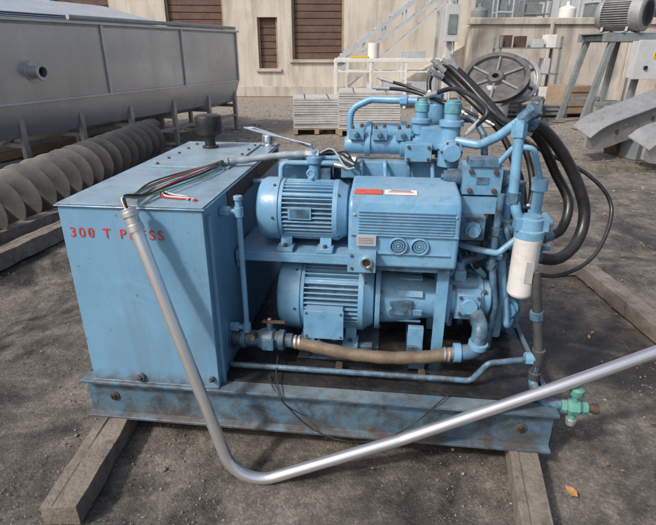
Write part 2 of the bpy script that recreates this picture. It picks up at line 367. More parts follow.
b.done("filter_standpipe",U,.001)
b=B();o=(2.0,.045,.290)
b.lathe(o,(1,-.05,0),[(0,.026),(.02,.028),(.02,.022),(.035,.034),(.065,.034),(.08,.022),(.08,.028),(.10,.026)],GREENB,8)
b.cyl((2.05,.043,.315),(2.05,.043,.352),.014,GREENB);b.lathe((2.05,.043,.345),(0,0,1),[(0,.022),(.008,.026),(.03,.026),(.036,.018)],GREENB,16)
b.cyl((2.05,.043,.26),(2.05,.043,.225),.016,GREENB);b.lathe((2.05,.043,.205),(0,0,1),[(0,.018),(.022,.022),(.03,.022)],ZINC,8)
b.lathe((2.10,.04,.290),(1,-.05,0),[(0,.017),(.02,.017),(.02,.021),(.04,.021),(.04,.012)],RUST,12)
b.done("ball_valve",U,.001)
b=B();X,Y=1.825,.23
b.lathe((X,Y,.680),(0,0,1),[(0,.02),(0,.038),(.01,.048),(.02,.051),(.235,.051),(.242,.054),(.252,.054)],WHITE,36)
b.lathe((X,Y,.932),(0,0,1),[(0,.056),(.03,.056),(.035,.050),(.075,.048),(.08,.036),(.085,.036)],BLUE,32)
b.box((X,Y,.985),(.12,.06,.045),BLUE)
b.box((X+.01,Y-.051,.80),(.03,.003,.09),SILV)
b.tube(fillet([(X-.04,Y,.99),(X-.06,Y,1.03),(X-.075,Y+.02,1.1),(X-.08,Y+.05,1.36)],.03),.019,BLUE,14)
b.lathe((X-.073,Y+.01,1.06),(0,.1,1),[(0,.026),(.04,.026)],GRIMY,6)
b.lathe((X-.08,Y+.045,1.30),(0,.1,1),[(0,.028),(.05,.028)],BLUE,6)
b.tube(fillet([(X+.05,Y,.985),(X+.07,Y,.985),(X+.08,Y+.1,.985)],.03),.017,BLUE,12)
b.done("return_filter",U,.0015)
b=B()
def stack(x,y,z0,secs,m=BLUE,seg=20):
    pr=[];t=0
    for r,h in secs: pr+=[(t,r),(t+h,r)];t+=h
    b.lathe((x,y,z0),(0,0,1),pr,m,seg);return z0+t
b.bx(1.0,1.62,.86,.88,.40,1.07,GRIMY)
b.bx(1.05,1.60,.74,.86,1.02,1.10,BLUE)
for yy,zz,r in ((.82,1.17,.045),(.98,1.20,.05)):
    b.lathe((1.06,yy,zz),(1,0,0),[(0,r*.7),(.02,r),(.10,r),(.10,r*1.25),(.125,r*1.25),(.125,r),(.27,r),(.27,r*1.3),(.30,r*1.3),(.30,r*.95),(.44,r*.95),(.44,r*1.3),(.47,r*1.3),(.47,r),(.52,r)],BLUE,28)
for i in range(4):
    x=1.12+i*.11;b.box((x,.80,1.225),(.07,.08,.05),BLUE);b.bolt((x-.02,.77,1.25),(0,0,1),.009,.016,RUST);b.bolt((x+.02,.83,1.25),(0,0,1),.009,.016,RUST)
    b.bolt((x,.758,1.225),(0,-1,0),.014,.02,GRIMY)
    b.tube(fillet([(x+.03,.76,1.10),(x+.03,.70,1.10),(x+.04,.68,1.0)],.02),.010,(GRIMY,MOTB)[i%2],10)
z=stack(1.42,.80,1.15,[(.045,.06),(.03,.02),(.04,.05),(.05,.02),(.03,.03)]);stack(1.42,.80,z,[(.034,.035),(.028,.01),(.02,.012)],TEAL)
z=stack(1.55,.70,1.10,[(.05,.08),(.06,.02),(.042,.08),(.055,.025),(.035,.03)]);stack(1.55,.70,z,[(.038,.045),(.03,.01)],TEAL)
z=stack(1.50,.95,1.12,[(.05,.10),(.065,.03),(.045,.10),(.03,.05)])
b.box((1.50,.75,1.22),(.16,.10,.10),BLUE);b.box((1.41,.72,1.16),(.12,.10,.08),BLUE)
for sx in (-1,1):
    for sz in (-1,1): b.bolt((1.41+sx*.045,.67,1.16+sz*.027),(0,-1,0),.008,.01,RUST)
b.lathe((1.55,.64,1.18),(0,-1,0),[(0,.05),(.03,.05),(.03,.038),(.07,.038),(.07,.02)],BLUE,20)
for k in range(6): b.bolt((1.55+.043*cos(k*pi/3),.612,1.18+.043*sin(k*pi/3)),(0,-1,0),.006,.01,RUST)
b.tube(fillet([(1.08,.88,1.13),(1.08,.88,1.33),(1.18,.88,1.375),(1.40,.82,1.375)],.07),.0165,MOTB,14)
b.lathe((1.08,.88,1.15),(0,0,1),[(0,.026),(.03,.026)],BLUE,6);b.lathe((1.32,.84,1.375),(1,-.2,0),[(0,.026),(.035,.026)],BLUE,6)
b.tube(fillet([(1.57,.66,1.22),(1.67,.62,1.21),(1.73,.55,1.26),(1.82,.50,1.35)],.05),.020,MOTB,14)
b.lathe((1.805,.51,1.33),(.6,-.35,.7),[(0,.03),(.05,.03),(.05,.036),(.075,.036)],GRIMY,8)
b.tube(fillet([(1.58,.80,1.30),(1.66,.78,1.30),(1.70,.72,1.24),(1.72,.66,1.05)],.04),.016,GRIMY,12)
b.done("valve_manifold",U,.002)
b=B()
b.box((1.67,.52,1.09),(.16,.12,.12),BLUE);b.box((1.67,.50,1.165),(.12,.10,.03),GRIMY)
b.box((1.67,.52,.985),(.18,.14,.07),BLUE)
for sx in (-1,1):
    b.lathe((1.67+sx*.08,.52,1.09),(sx,0,0),[(0,.036),(.06,.036),(.06,.028),(.075,.028),(.075,.012),(.085,.012)],GRIMY,20)
for x in (1.62,1.72):
    for z in (1.05,1.13): b.bolt((x,.459,z),(0,-1,0),.011,.014,RUST)
b.box((1.67,.458,1.09),(.05,.003,.03),GRIMY)
b.box((1.64,.44,.90),(.10,.10,.10),GRIMY);b.lathe((1.64,.39,.90),(0,-1,0),[(0,.034),(.02,.034),(.02,.024),(.05,.024)],BLUE,8)
b.box((1.80,.60,.86),(.12,.14,.14),GRIMY);b.lathe((1.80,.53,.87),(0,-1,0),[(0,.04),(.025,.04),(.025,.03),(.06,.028)],GRIMY,20)
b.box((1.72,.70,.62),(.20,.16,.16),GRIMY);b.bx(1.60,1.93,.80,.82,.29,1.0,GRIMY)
b.box((1.86,.66,.45),(.16,.2,.22),GRIMY);b.lathe((1.86,.56,.46),(0,-1,0),[(0,.06),(.03,.06),(.03,.04),(.06,.04)],BLUE,24)
b.lathe((1.83,.72,.55),(0,0,1),[(0,.05),(.28,.05),(.28,.06),(.31,.06)],GRIMY,24)
b.lathe((1.90,.45,.92),(0,0,1),[(0,.03),(.05,.03),(.05,.022),(.14,.022),(.14,.032),(.19,.032)],BLUE,16)
for k,(x,y,z,r) in enumerate(((1.58,.56,1.02,.014),(1.64,.62,1.0,.018),(1.75,.44,.98,.016),(1.80,.52,1.0,.02),(1.87,.60,1.0,.016))):
    b.tube(fillet([(x,y,z+.06),(x,y,z-.25),(x+.03,y-.03,z-.45),(x+.03,y,z-.68)],.04),r,(MOTB,GRIMY,GRIMY)[k%3],12)
    b.lathe((x,y,z-.12),(0,0,1),[(0,r*1.5),(.03,r*1.5)],ZINC if k%2 else GRIMY,6);b.lathe((x,y,z-.28),(0,0,1),[(0,r*1.5),(.03,r*1.5)],GRIMY,6)
b.tube(fillet([(1.57,.50,.80),(1.66,.42,.80),(1.76,.40,.79),(1.84,.42,.86)],.03),.014,MOTB,12)
b.tube(fillet([(1.62,.46,.60),(1.62,.46,.72),(1.72,.5,.74),(1.76,.6,.74)],.03),.02,GRIMY,12)
b.tube(fillet([(1.73,.46,1.17),(1.77,.42,1.24),(1.84,.40,1.24),(1.90,.45,1.10)],.03),.012,MOTB,12)
for i in range(30):
    x=1.57+random.random()*.36;y=.42+random.random()*.3;z=.45+random.random()*.62
    ax=random.choice([(0,-1,0),(1,0,0),(0,0,1)])
    b.lathe((x,y,z),ax,[(0,.022),(.02,.022),(.02,.016),(.05,.016)],random.choice([GRIMY,GRIMY,BLUE,MOTB,DKPIPE]),6)
for i in range(12):
    x=1.58+random.random()*.33;y=.46+random.random()*.25;z=.5+random.random()*.5
    p=V((x,y,z));q=p+V((random.uniform(-.1,.1),random.uniform(-.05,.05),random.uniform(-.2,.2)))
    b.tube(fillet([p+V((0,.1,0)),p,q,q+V((random.uniform(-.1,.1),.08,0))],.025),random.choice((.009,.012,.015)),random.choice((GRIMY,BLUE,RUBBER,MOTB)),10)
b.done("control_valves",U,.0015)
b=B()
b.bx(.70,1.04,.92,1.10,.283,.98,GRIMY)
b.box((.86,.86,1.03),(.26,.14,.09),BLUE);b.box((.95,.78,1.03),(.10,.1,.07),GRIMY)
b.lathe((.78,.80,1.10),(1,0,0),[(0,.028),(.05,.028),(.05,.035),(.08,.035),(.08,.026),(.28,.026)],BLUE,16)
b.lathe((.92,.74,1.0),(0,0,1),[(0,.03),(.09,.03),(.09,.04),(.12,.04),(.12,.02),(.15,.02)],BLUE,16)
b.tube(fillet([(.62,.70,1.0),(.76,.70,1.0),(.76,.72,1.09),(1.05,.74,1.09)],.03),.014,MOTB,12)
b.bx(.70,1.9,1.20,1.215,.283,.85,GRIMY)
b.done("rear_piping",U,.002)
b=B()
def hose(pts,r,m=RUBBER,ends=True):
    P=catmull(pts,10);b.tube(P,r,m,14)
    if ends:
        for p,q in ((P[0],P[2]),(P[-1],P[-3])):
            d=(q-p).normalized();b.lathe(p-d*.02,d,[(0,r*.7),(.02,r*.7),(.02,r*1.25),(.035,r*1.25),(.035,r*1.12),(.085,r*1.12)],ZINC if r<.02 else GRIMY,10)
hose([(1.82,.55,1.33),(1.94,.62,1.27),(2.08,.68,1.12),(2.18,.68,.93),(2.16,.62,.79),(2.05,.52,.73),(1.90,.47,.76)],.026)
hose([(1.84,.62,1.30),(1.95,.72,1.22),(2.06,.78,1.06),(2.13,.74,.93),(2.09,.66,.82),(1.98,.56,.81)],.022)
hose([(1.46,.92,1.50),(1.55,.95,1.45),(1.69,.85,1.34),(1.81,.80,1.21),(1.87,.72,1.05),(1.85,.66,.95)],.014)
hose([(1.48,1.0,1.54),(1.58,1.0,1.46),(1.74,.90,1.31),(1.86,.85,1.14),(1.93,.78,.95),(1.90,.70,.80)],.016)
hose([(1.53,1.0,1.54),(1.62,1.0,1.48),(1.79,.95,1.32),(1.92,.88,1.17),(1.97,.80,1.0),(1.94,.70,.86)],.016)
hose([(1.56,1.0,1.56),(1.61,1.0,1.47),(1.72,.9,1.33),(1.95,.8,1.18),(2.20,.75,1.06),(2.31,.70,.92),(2.22,.55,.75),(2.05,.45,.68),(1.90,.45,.69)],.009)
hose([(1.20,.98,1.42),(1.35,.98,1.41),(1.50,.92,1.37),(1.62,.84,1.32)],.009)
hose([(1.22,1.05,1.46),(1.37,1.02,1.42),(1.55,.92,1.36),(1.74,.80,1.28)],.008)
hose([(1.62,.62,1.27),(1.68,.60,1.36),(1.57,.80,1.43),(1.45,.92,1.39)],.011)
hose([(1.47,.95,1.35),(1.46,1.0,1.46),(1.52,1.0,1.53),(1.62,.95,1.46),(1.76,.8,1.32),(1.86,.6,1.27)],.012)
b.done("hydraulic_hoses",U)

# ------------------------------------------------------------ conduit + wires
C=empty("bent_metal_conduit",(0,0,0))
b=B()
pth=fillet([(-.692,1.70,1.04),(-.36,1.50,-.012),(.289,1.575,.162),(.90,1.615,.392),(1.28,1.655,.53),(2.3,1.76,.90)],.16,14)
b.tube(pth,.0235,GALV,28);b.done("conduit_tube",C)
d=(V((-.36,1.50,-.012))-V((-.692,1.70,1.04))).normalized();s0=V((-.692,1.70,1.04))
b=B();b.lathe(s0-d*.045,d,[(0,.020),(0,.027),(.012,.027),(.012,.031),(.03,.031),(.03,.026),(.06,.026),(.06,.030),(.085,.030),(.085,.0245)],ZINC,24)
b.done("conduit_connector",C,.001)
b=B();st=s0-d*.05
ends=V((-.50,2.42,1.10))
for i,m in enumerate((WK,WR,WG,WK,WW,WB,WR,WK,WG)):
    j=lambda a:V((random.uniform(-a,a),random.uniform(-a,a),random.uniform(0,a)))
    k=(i-4)/4.
    b.tube(catmull([st+d*.05,st-d*.03+j(.006),V((-.70+.03*k,1.82,1.085+.01*abs(k)))+j(.012),V((-.67+.07*k,2.02,1.082))+j(.018),V((-.58+.06*k,2.24,1.085))+j(.018),ends+j(.01)],8),.0034,m,8)
for i in range(4):
    b.tube(catmull([V((-.66,1.95,1.082)),V((-.60-.01*i,1.90-.01*i,1.08)),V((-.54+.012*i,1.875-.012*i,1.078)),V((-.53+.01*i,1.84-.006*i,1.078))],6),.0032,(WW,WK,WW,WR)[i],8)
b.done("wires",C)
b=B()
fx=catmull([ends,(-.40,2.44,1.105),(-.22,2.45,1.125),(-.10,2.45,1.13)],14)
b.tube(fx,lambda t:.017+.0015*sin(t*230),FLEXG,14)
b.lathe(ends-V((.03,0,0)),(1,.1,0),[(0,.018),(.03,.018),(.03,.024),(.05,.024)],FLEXG,8)
b.lathe((-.11,2.45,1.13),(1,0,0),[(0,.026),(.035,.026),(.035,.022),(.05,.022),(.05,.028),(.065,.028)],ZINC,8)
for i in range(5):
    b.tube(catmull([(-.05,2.45,1.13),(.02,2.44-.02*i,1.13+.01*i),(.08,2.40-.03*i,1.15-.012*i),(.12,2.36-.03*i,1.11)],8),.005,(WK,WK,FLEXG,WK,FLEXG)[i],8)
b.lathe((.08,2.40,1.13),(1,-.4,-.3),[(0,.016),(.04,.016),(.04,.021),(.06,.021)],ZINC,8);b.lathe((.03,2.36,1.10),(1,-.2,-.2),[(0,.013),(.05,.013),(.05,.018),(.07,.018)],ZINC,8)
b.done("flexible_conduit",C)
R=empty("metal_strut",(0,0,0))
b=B()
for o in (0,.05):
    a=V((-.46+o,2.84,1.20));e=V((-.08+o*.4,2.50,1.165-o*.3));b.tube([a,e],.006,CHROME,8)
b.tube([V((-.46,2.84,1.20)),V((-.41,2.84,1.20))],.006,CHROME,8)
b.done("strut_rods",R)

# ------------------------------------------------------------ timbers
def timber(L,w,h,loc,rz,rx=0,m=WOOD):
    b=B();n=24;rings=[]
    for i in range(n+1):
        x=L*(i/n-.5);j=lambda:random.uniform(-.004,.004)
        rings.append([(x,-w/2+j(),j()),(x,w/2+j(),j()),(x,w/2+j(),h/2),(x,w/2+j(),h+j()),(x,w*.2,h+j()*.6),(x,w*.17,h-.004+j()*.6),(x,-w*.1,h+j()*.6),(x,-w/2+j(),h+j()),(x,-w/2+j(),h/2)])
    b.rings(rings,m)
    return b.done("timber_beam",None,.003,2,loc,(0,rx,rz))
timber(2.2,.135,.088,(-.93,2.42,.0),radians(88))
timber(2.6,.11,.088,(.99,2.50,0),radians(78))
timber(1.9,.12,.10,(1.98,2.62,0),radians(91.5))
timber(1.6,.10,.09,(1.3,3.55,0),radians(2))
timber(2.0,.14,.13,(-2.62,3.65,0),radians(77));timber(1.8,.14,.13,(-2.95,4.0,0),radians(72))

# ------------------------------------------------------------ ground
def axis(lo,hi,c0,c1,fine):
    a=[];x=c0
    while x<=c1: a.append(x);x+=fine
    s=fine
    x=c1
    while x<hi: s*=1.35;x+=s;a.append(min(x,hi))
    s=fine;x=c0
    while x>lo: s*=1.35;x-=s;a.insert(0,max(x,lo))
    return a
xs=axis(-300,300,-4,5,.06);ys=axis(-60,400,.6,9,.06)
bm=bmesh.new();g=[]
for y in ys:
    r=[]
    for x in xs:
        h=(noise.noise(V((x*1.1,y*1.1,0)))*.018+noise.noise(V((x*5,y*5,3)))*.008-.014) if (-6<x<8 and y<14) else -.012
        r.append(bm.verts.new((x,y,h)))
    g.append(r)
for i in range(len(ys)-1):
    for j in range(len(xs)-1): bm.faces.new((g[i][j],g[i][j+1],g[i+1][j+1],g[i+1][j])).smooth=True
me=bpy.data.meshes.new("ground");bm.to_mesh(me);bm.free();go=bpy.data.objects.new("ground",me);scene.collection.objects.link(go)
m=bpy.data.materials.new("gravel_dirt");m.use_nodes=True;nt=m.node_tree;N=nt.nodes;L=nt.links;bs=N["Principled BSDF"]
tc=N.new("ShaderNodeTexCoord")
def nz(s,d=5,r=.65,dist=0):
    n=N.new("ShaderNodeTexNoise");n.inputs["Scale"].default_value=s;n.inputs["Detail"].default_value=d;n.inputs["Roughness"].default_value=r;n.inputs["Distortion"].default_value=dist;L.new(tc.outputs["Object"],n.inputs[0]);return n
def cr(n,st):
    r=N.new("ShaderNodeValToRGB");L.new(n,r.inputs[0]);e=r.color_ramp.elements
    while len(e)<len(st): e.new(.5)
    for x,(p,c) in zip(e,st): x.position=p;x.color=(*c,1)
    return r
def mx(f,a,c,bt='MIX'):
    x=N.new("ShaderNodeMix");x.data_type='RGBA';x.blend_type=bt
    if hasattr(f,"links"): L.new(f,x.inputs[0])
    else: x.inputs[0].default_value=f
    L.new(a,x.inputs[6]);L.new(c,x.inputs[7]);return x.outputs[2]
bign=nz(1.5,7,.68,.5)
big=cr(bign.outputs[0],[(.40,(.045,.042,.038)),(.47,(.095,.086,.076)),(.55,(.155,.142,.126)),(.66,(.225,.205,.18))])
med=cr(nz(9,7,.8).outputs[0],[(.32,(.45,.44,.43)),(.5,(.88,.87,.86)),(.68,(1.35,1.33,1.3))])
vo=N.new("ShaderNodeTexVoronoi");vo.inputs["Scale"].default_value=110;L.new(tc.outputs["Object"],vo.inputs[0])
vcol=N.new("ShaderNodeSeparateColor");L.new(vo.outputs["Color"],vcol.inputs[0])
peb=cr(vcol.outputs[0],[(0,(.65,.64,.62)),(.7,(1,.99,.97)),(1,(1.6,1.57,1.53))])
sep=N.new("ShaderNodeSeparateXYZ");L.new(tc.outputs["Object"],sep.inputs[0])
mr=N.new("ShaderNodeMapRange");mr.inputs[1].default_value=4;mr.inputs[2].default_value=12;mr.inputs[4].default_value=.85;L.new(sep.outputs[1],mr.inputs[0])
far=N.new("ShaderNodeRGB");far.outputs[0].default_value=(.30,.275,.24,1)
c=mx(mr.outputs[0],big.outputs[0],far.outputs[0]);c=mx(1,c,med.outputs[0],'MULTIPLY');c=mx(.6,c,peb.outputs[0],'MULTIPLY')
L.new(c,bs.inputs["Base Color"])
rg=cr(bign.outputs[0],[(.40,(.35,.35,.35)),(.5,(.85,.85,.85))]);L.new(rg.outputs[0],bs.inputs["Roughness"])
bp=N.new("ShaderNodeBump");bp.inputs["Strength"].default_value=.7;bp.inputs["Distance"].default_value=.012
ad=N.new("ShaderNodeMath");ad.operation='ADD';n9=nz(40,6,.75);L.new(n9.outputs[0],ad.inputs[0])
m2=N.new("ShaderNodeMath");m2.operation='MULTIPLY';m2.inputs[1].default_value=-.2;L.new(vo.outputs["Distance"],m2.inputs[0]);L.new(m2.outputs[0],ad.inputs[1])
L.new(ad.outputs[0],bp.inputs["Height"]);L.new(bp.outputs[0],bs.inputs["Normal"]);me.materials.append(m)
ico=bmesh.new();bmesh.ops.create_icosphere(ico,subdivisions=1,radius=1);iv=[v.co.copy() for v in ico.verts];jf=[[v.index for v in f.verts] for f in ico.faces];ico.free()
vs=[];fs=[];mi=[]
def stone(x,y,s):
    o=len(vs);rot=Euler((random.random()*6,random.random()*6,random.random()*6)).to_matrix();k=V((random.uniform(.7,1.3),random.uniform(.6,1.1),random.uniform(.4,.8)))
    for v in iv:
        p=rot@(V((v.x*k.x,v.y*k.y,v.z*k.z))*random.uniform(.8,1.15));vs.append((x+p.x*s,y+p.y*s,p.z*s*.7-.007))
    q=random.choice((0,0,0,1,2))
    for f in jf: fs.append([o+i for i in f]);mi.append(q)
for i in range(12000):
    y=1.0+random.random()**1.6*6;x=random.uniform(-.75,.85)*(y+.6)
    if noise.noise(V((x*1.7,y*1.7,9)))<-.05: continue
    stone(x,y,random.uniform(.0016,.005)*(1+.14*y)*(2 if random.random()<.04 else 1))
for i in range(2500):
    y=random.uniform(6,18);x=random.uniform(-.6,.75)*y;stone(x,y,random.uniform(.01,.03))
me=bpy.data.meshes.new("gravel");me.from_pydata(vs,[],fs)
for q in (mat("gravel_a",(.135,.124,.11),(.175,.162,.147),None,.85,0,20,.3,0),mat("gravel_b",(.26,.243,.22),(.31,.29,.265),None,.85,0,20,.3,0),mat("gravel_c",(.075,.069,.06),None,None,.8,0,20,.3,0)): me.materials.append(q)
for p,q in zip(me.polygons,mi): p.material_index=q
go=bpy.data.objects.new("gravel",me);scene.collection.objects.link(go)
bm=bmesh.new()
def leaf(x,y,s):
    M=Matrix.Translation((x,y,.006+s*.12))@Euler((random.uniform(-.5,.5),random.uniform(-.5,.5),random.random()*6)).to_matrix().to_4x4()
    pts=[(-1,0,0),(-.45,.45,.12),(.2,.5,.15),(.7,.25,.1),(1.1,0,.2),(.7,-.25,.1),(.2,-.5,.15),(-.45,-.45,.12)]
    c=bm.verts.new(M@V((0,0,-.02*s)));vv=[bm.verts.new(M@(V(p)*s)) for p in pts]
    for i in range(8): bm.faces.new((c,vv[i],vv[(i+1)%8]))
leaf(.95,1.46,.03);leaf(.985,1.485,.018)
for i in range(120):
    y=random.uniform(1.2,7);x=random.uniform(-.7,.85)*(y+.5)
    if -1.05<x<1 and 1.6<y<3.4: continue
    leaf(x,y,random.uniform(.005,.013))
for i in range(110): leaf(random.uniform(1.1,4),random.uniform(1.6,6),random.uniform(.01,.022))
me=bpy.data.meshes.new("leaf_litter");bm.to_mesh(me);bm.free();me.materials.append(LEAF);o=bpy.data.objects.new("leaf_litter",me);scene.collection.objects.link(o)
bm=bmesh.new()
for k in range(500):
    cx,cy=random.choice(((3.9,7.2),(4.4,7.1)));x=random.gauss(cx,.35);y=random.gauss(cy,.12);h=random.uniform(.02,.07);a=random.random()*6.28;w=.003
    dx,dy=cos(a)*w,sin(a)*w;lx,ly=random.uniform(-.04,.04),random.uniform(-.04,.04)
    bm.faces.new([bm.verts.new(p) for p in ((x-dx,y-dy,-.01),(x+dx,y+dy,-.01),(x+lx,y+ly,h))])
me=bpy.data.meshes.new("grass");bm.to_mesh(me);bm.free();me.materials.append(GRASS);o=bpy.data.objects.new("grass",me);scene.collection.objects.link(o)

# ------------------------------------------------------------ stainless trough (left)
T=empty("stainless_trough",(-3.77,6.03,0),(0,0,radians(90-20.3)))
b=B();x0,x1=-3.5,5.5;ZT=1.90
b.prism([(0,.98),(0,ZT),(.012,ZT),(.012,.985),(.15,.6),(.5,.48),(.75,.48),(1.11,.6),(1.338,.985),(1.338,ZT),(1.35,ZT),(1.35,.98),(1.12,.58),(.75,.46),(.5,.46),(.14,.58)],(x0,0,0),(0,1,0),(0,0,1),x1-x0,STEEL)
for x in (x0-.012,x1): b.prism([(0,.98),(0,ZT),(1.35,ZT),(1.35,.98),(1.12,.58),(.75,.46),(.5,.46),(.14,.58)],(x,0,0),(0,1,0),(0,0,1),.012,STEEL)
b.bx(x0-.02,x1+.02,-.06,.03,ZT,ZT+.035,STEEL);b.bx(x0-.02,x1+.02,1.3,1.4,ZT,ZT+.035,STEEL);b.bx(x1-.06,x1+.06,.03,1.3,ZT,ZT+.03,STEEL)
b.bx(x0,x1,-.012,0,ZT-.03,ZT,STEELD)
b.bx(x0,x1,-.02,-.002,.98,1.01,STEEL)
b.done("trough_body",T,.004)
b=B()
for x in (-2.0,-.4,1.75,3.6,5.45):
    b.bx(x,x+.035,-.03,-.003,.98,ZT,STEEL)
for x in (-2.6,-.9,.25,1.2,2.2,3.3,4.4,5.4):
    for y in (.06,1.2): b.bx(x,x+.07,y,y+.07,.02,.8,STEELD);b.bx(x-.04,x+.11,y-.04,y+.11,0,.02,STEELD)
    b.bx(x+.01,x+.06,.12,1.2,.46,.52,STEELD)
b.bx(x0,5.45,.07,.12,.28,.33,STEELD)
b.cyl((1.2,-.03,ZT+.075),(5.4,-.03,ZT+.075),.03,STEELD)
b.done("trough_legs",T,.002)
b=B();b.lathe((.55,0,1.34),(0,-1,0),[(0,.13),(.01,.13),(.01,.075),(.13,.075),(.13,.10),(.155,.10),(.155,.06),(.05,.058)],ZINC,32);b.lathe((.55,-.06,1.34),(0,-1,0),[(0,.058),(.01,.058)],BLACK,24)
b.done("outlet_nozzle",T,.002)
S=empty("sheet_metal_stack",(-3.77,6.03,0),(0,0,radians(90-20.3)))
b=B()
for k in range(4): b.box((2.9+k*.07,2.4+.02*k,2.19+k*.03),(4.6,1.5,.012),SHEET,(radians(13),0,radians(random.uniform(-1,1))))
b.bx(.8,5.1,1.75,3.1,.0,.12,WOODL);b.bx(.8,5.1,1.78,3.05,.125,1.90,STEELD)
for x in (.9,2.9,5.0): b.bx(x,x+.06,1.70,1.775,.13,1.99,STEELD);b.bx(x,x+.06,2.95,3.0,1.9,2.28,STEELD)
b.done("sheets_and_frame",S,.003)

# ------------------------------------------------------------ auger
A=empty("screw_auger",(-3.12,3.0,.29),(0,0,radians(90-3)))
b=B();Lg=5.3;pitch=.26;n=int(Lg/pitch*28);i0=b.mi(AUGER);pr=None
for i in range(n+1):
    a=i/28*2*pi;x=i*pitch/28
    p=[b.bm.verts.new((x+.02*(r/.28)**2,cos(a)*r,sin(a)*r)) for r in (.05,.16,.278,.28)]
    if pr:
        for k in (0,1,2): b.bm.faces.new((pr[k],pr[k+1],p[k+1],p[k])).material_index=i0
    pr=p
b.done("auger_flight",A,0,solid=.010,angle=20)
b=B();b.cyl((-.1,0,0),(Lg+.1,0,0),.055,AUGER,seg=24);b.done("auger_shaft",A)

# ------------------------------------------------------------ background buildings
H=empty("stucco_building",(0,19.2,0),(0,0,radians(-1)))
b=B()
wins=[(-2.45,-1.75,.95,2.6),(-1.25,.55,1.25,3.6),(-5.6,-3.6,1.0,3.4),(-9.5,-7.5,1.0,3.4)]
xs_=sorted({-14,5.0,*[w[0] for w in wins],*[w[1] for w in wins]});zs=sorted({0,5.2,*[w[2] for w in wins],*[w[3] for w in wins]})
for i in range(len(xs_)-1):
    for j in range(len(zs)-1):
        cx,cz=(xs_[i]+xs_[i+1])/2,(zs[j]+zs[j+1])/2
        if any(w[0]<cx<w[1] and w[2]<cz<w[3] for w in wins): continue
        b.bx(xs_[i],xs_[i+1],0,.3,zs[j],zs[j+1],CREAM)
b.bx(-14,5.0,.3,9,0,5.2,CREAM)
b.done("walls",H)
b=B();b.bx(-14.3,5.3,-.3,9.3,5.2,5.5,CONC);b.bx(-14,5.0,-.06,-.001,0,.35,CONC);b.done("roof_and_plinth",H,.01)
b=B()
for w in wins:
    b.bx(w[0],w[1],.2,.26,w[2],w[3],BROWNB)
    nb=int((w[3]-w[2])/.22)
    for k in range(nb): b.box(((w[0]+w[1])/2,.185+random.uniform(-.004,.004),w[2]+k*.22+.105),(w[1]-w[0]-.1,.03,.19),BROWNB,(0,random.uniform(-.012,.012),0))
    for x in (w[0],w[1]-.07): b.bx(x,x+.07,.1,.2,w[2],w[3],WOODL)
    b.bx(w[0]-.1,w[1]+.1,-.08,.1,w[2]-.1,w[2]-.002,CONC)
b.done("boarded_windows",H,.004)
K=empty("loading_dock",(0,17.6,0))
b=B();b.bx(4.6,26,0,8,0,2.3,CONC);b.bx(4.5,26.1,-.08,.4,2.302,2.5,CONC)
b.prism([(0,0),(3.1,0),(3.1,1.7)],(1.5,.9,0),(1,0,0),(0,0,1),-1.2,CONC)
b.done("dock_walls",K,.02)
def bar(p,q,w,m):
    p,q=V(p),V(q);d=q-p;b.box((p+q)/2,(w,w,d.length),m,d.to_track_quat('Z','Y').to_euler())
b=B()
for x in (7,9.6,12.5,15.5): b.bx(x,x+.1,-.14,-.085,0,2.4,CONC)
mm=(SHEET,GFRAME,WHITE,BROWNB,SKYB,LGREY,GFRAME,SHEET,ZINC,WOODL,MOTG)
x=4.8
while x<15:
    w=random.uniform(.3,.9);h=random.uniform(.25,.75);y=random.uniform(.6,1.4);k=random.randrange(5);m_=random.choice(mm)
    if k==0: b.bx(x,x+w,y,y+.6,2.502,2.502+h,m_);b.bx(x-.03,x+w+.03,y-.03,y+.63,2.502+h,2.54+h,random.choice(mm))
    elif k==1:
        for q in (0,w): 
            for z in (0,.5): bar((x+q,y+z,2.5),(x+q,y+z,2.5+h*1.3),.05,m_)
        for z in (.35,1.3): bar((x,y,2.5+h*z),(x+w,y,2.5+h*z),.05,m_);bar((x,y+.5,2.5+h*z),(x+w,y+.5,2.5+h*z),.05,m_)
        b.bx(x+.06,x+w*.7,y+.05,y+.4,2.51+h*.36,2.51+h,random.choice(mm))
    elif k==2: b.lathe((x+.3,y,2.5),(0,0,1),[(0,.27),(h,.27),(h+.05,.2),(h+.1,.06),(h+.2,.06)],m_,24)
    elif k==3: b.lathe((x,y+.2,2.75),(1,0,0),[(0,.1),(.03,.24),(w,.24),(w+.03,.1)],m_,24);b.bx(x+.1,x+w-.1,y,y+.4,2.5,2.58,GFRAME)
    else:
        for q in range(4): b.cyl((x+.02*q,y+.1*q,2.55+.05*(q%2)),(x+w+.4,y+.1*q+.1,2.58+.12*(q%3)),.04,random.choice((ZINC,RUST,GFRAME)),seg=10)
    x+=w+random.uniform(.1,.3)
b.done("dock_clutter",K,.01)
Wt=empty("warehouse",(0,27,0))
b=B();b.bx(4,40,0,10,0,7,LGREY);b.bx(3.8,40,-.3,10,7,7.3,GFRAME)
for k in range(70): b.bx(4+k*.5,4.06+k*.5,-.04,-.001,2.4,7,LGREY)
for x in (7,13,20): b.bx(x,x+3,-.08,-.045,2.2,5,GFRAME)
b.done("warehouse_walls",Wt)
Q=empty("inclined_conveyor_frame",(0,16.5,0))
b=B()
for yy in (0,.8):
    bar((.2,yy,1.2),(4.2,yy,4.1),.12,SHEET);bar((.2,yy,.9),(4.2,yy,3.6),.05,SHEET)
    for k in range(7): x=.5+k*.6;bar((x,yy,1.1+(x-.2)*.67-.1),(x,yy,1.3+(x-.2)*.73),.04,SHEET)
    bar((.6,yy,0),(.6,yy,1.45),.07,WHITE);bar((3.4,yy,0),(3.4,yy,3.4),.09,LGREY);bar((.6,yy,.5),(3.4,yy,2.8),.04,LGREY)
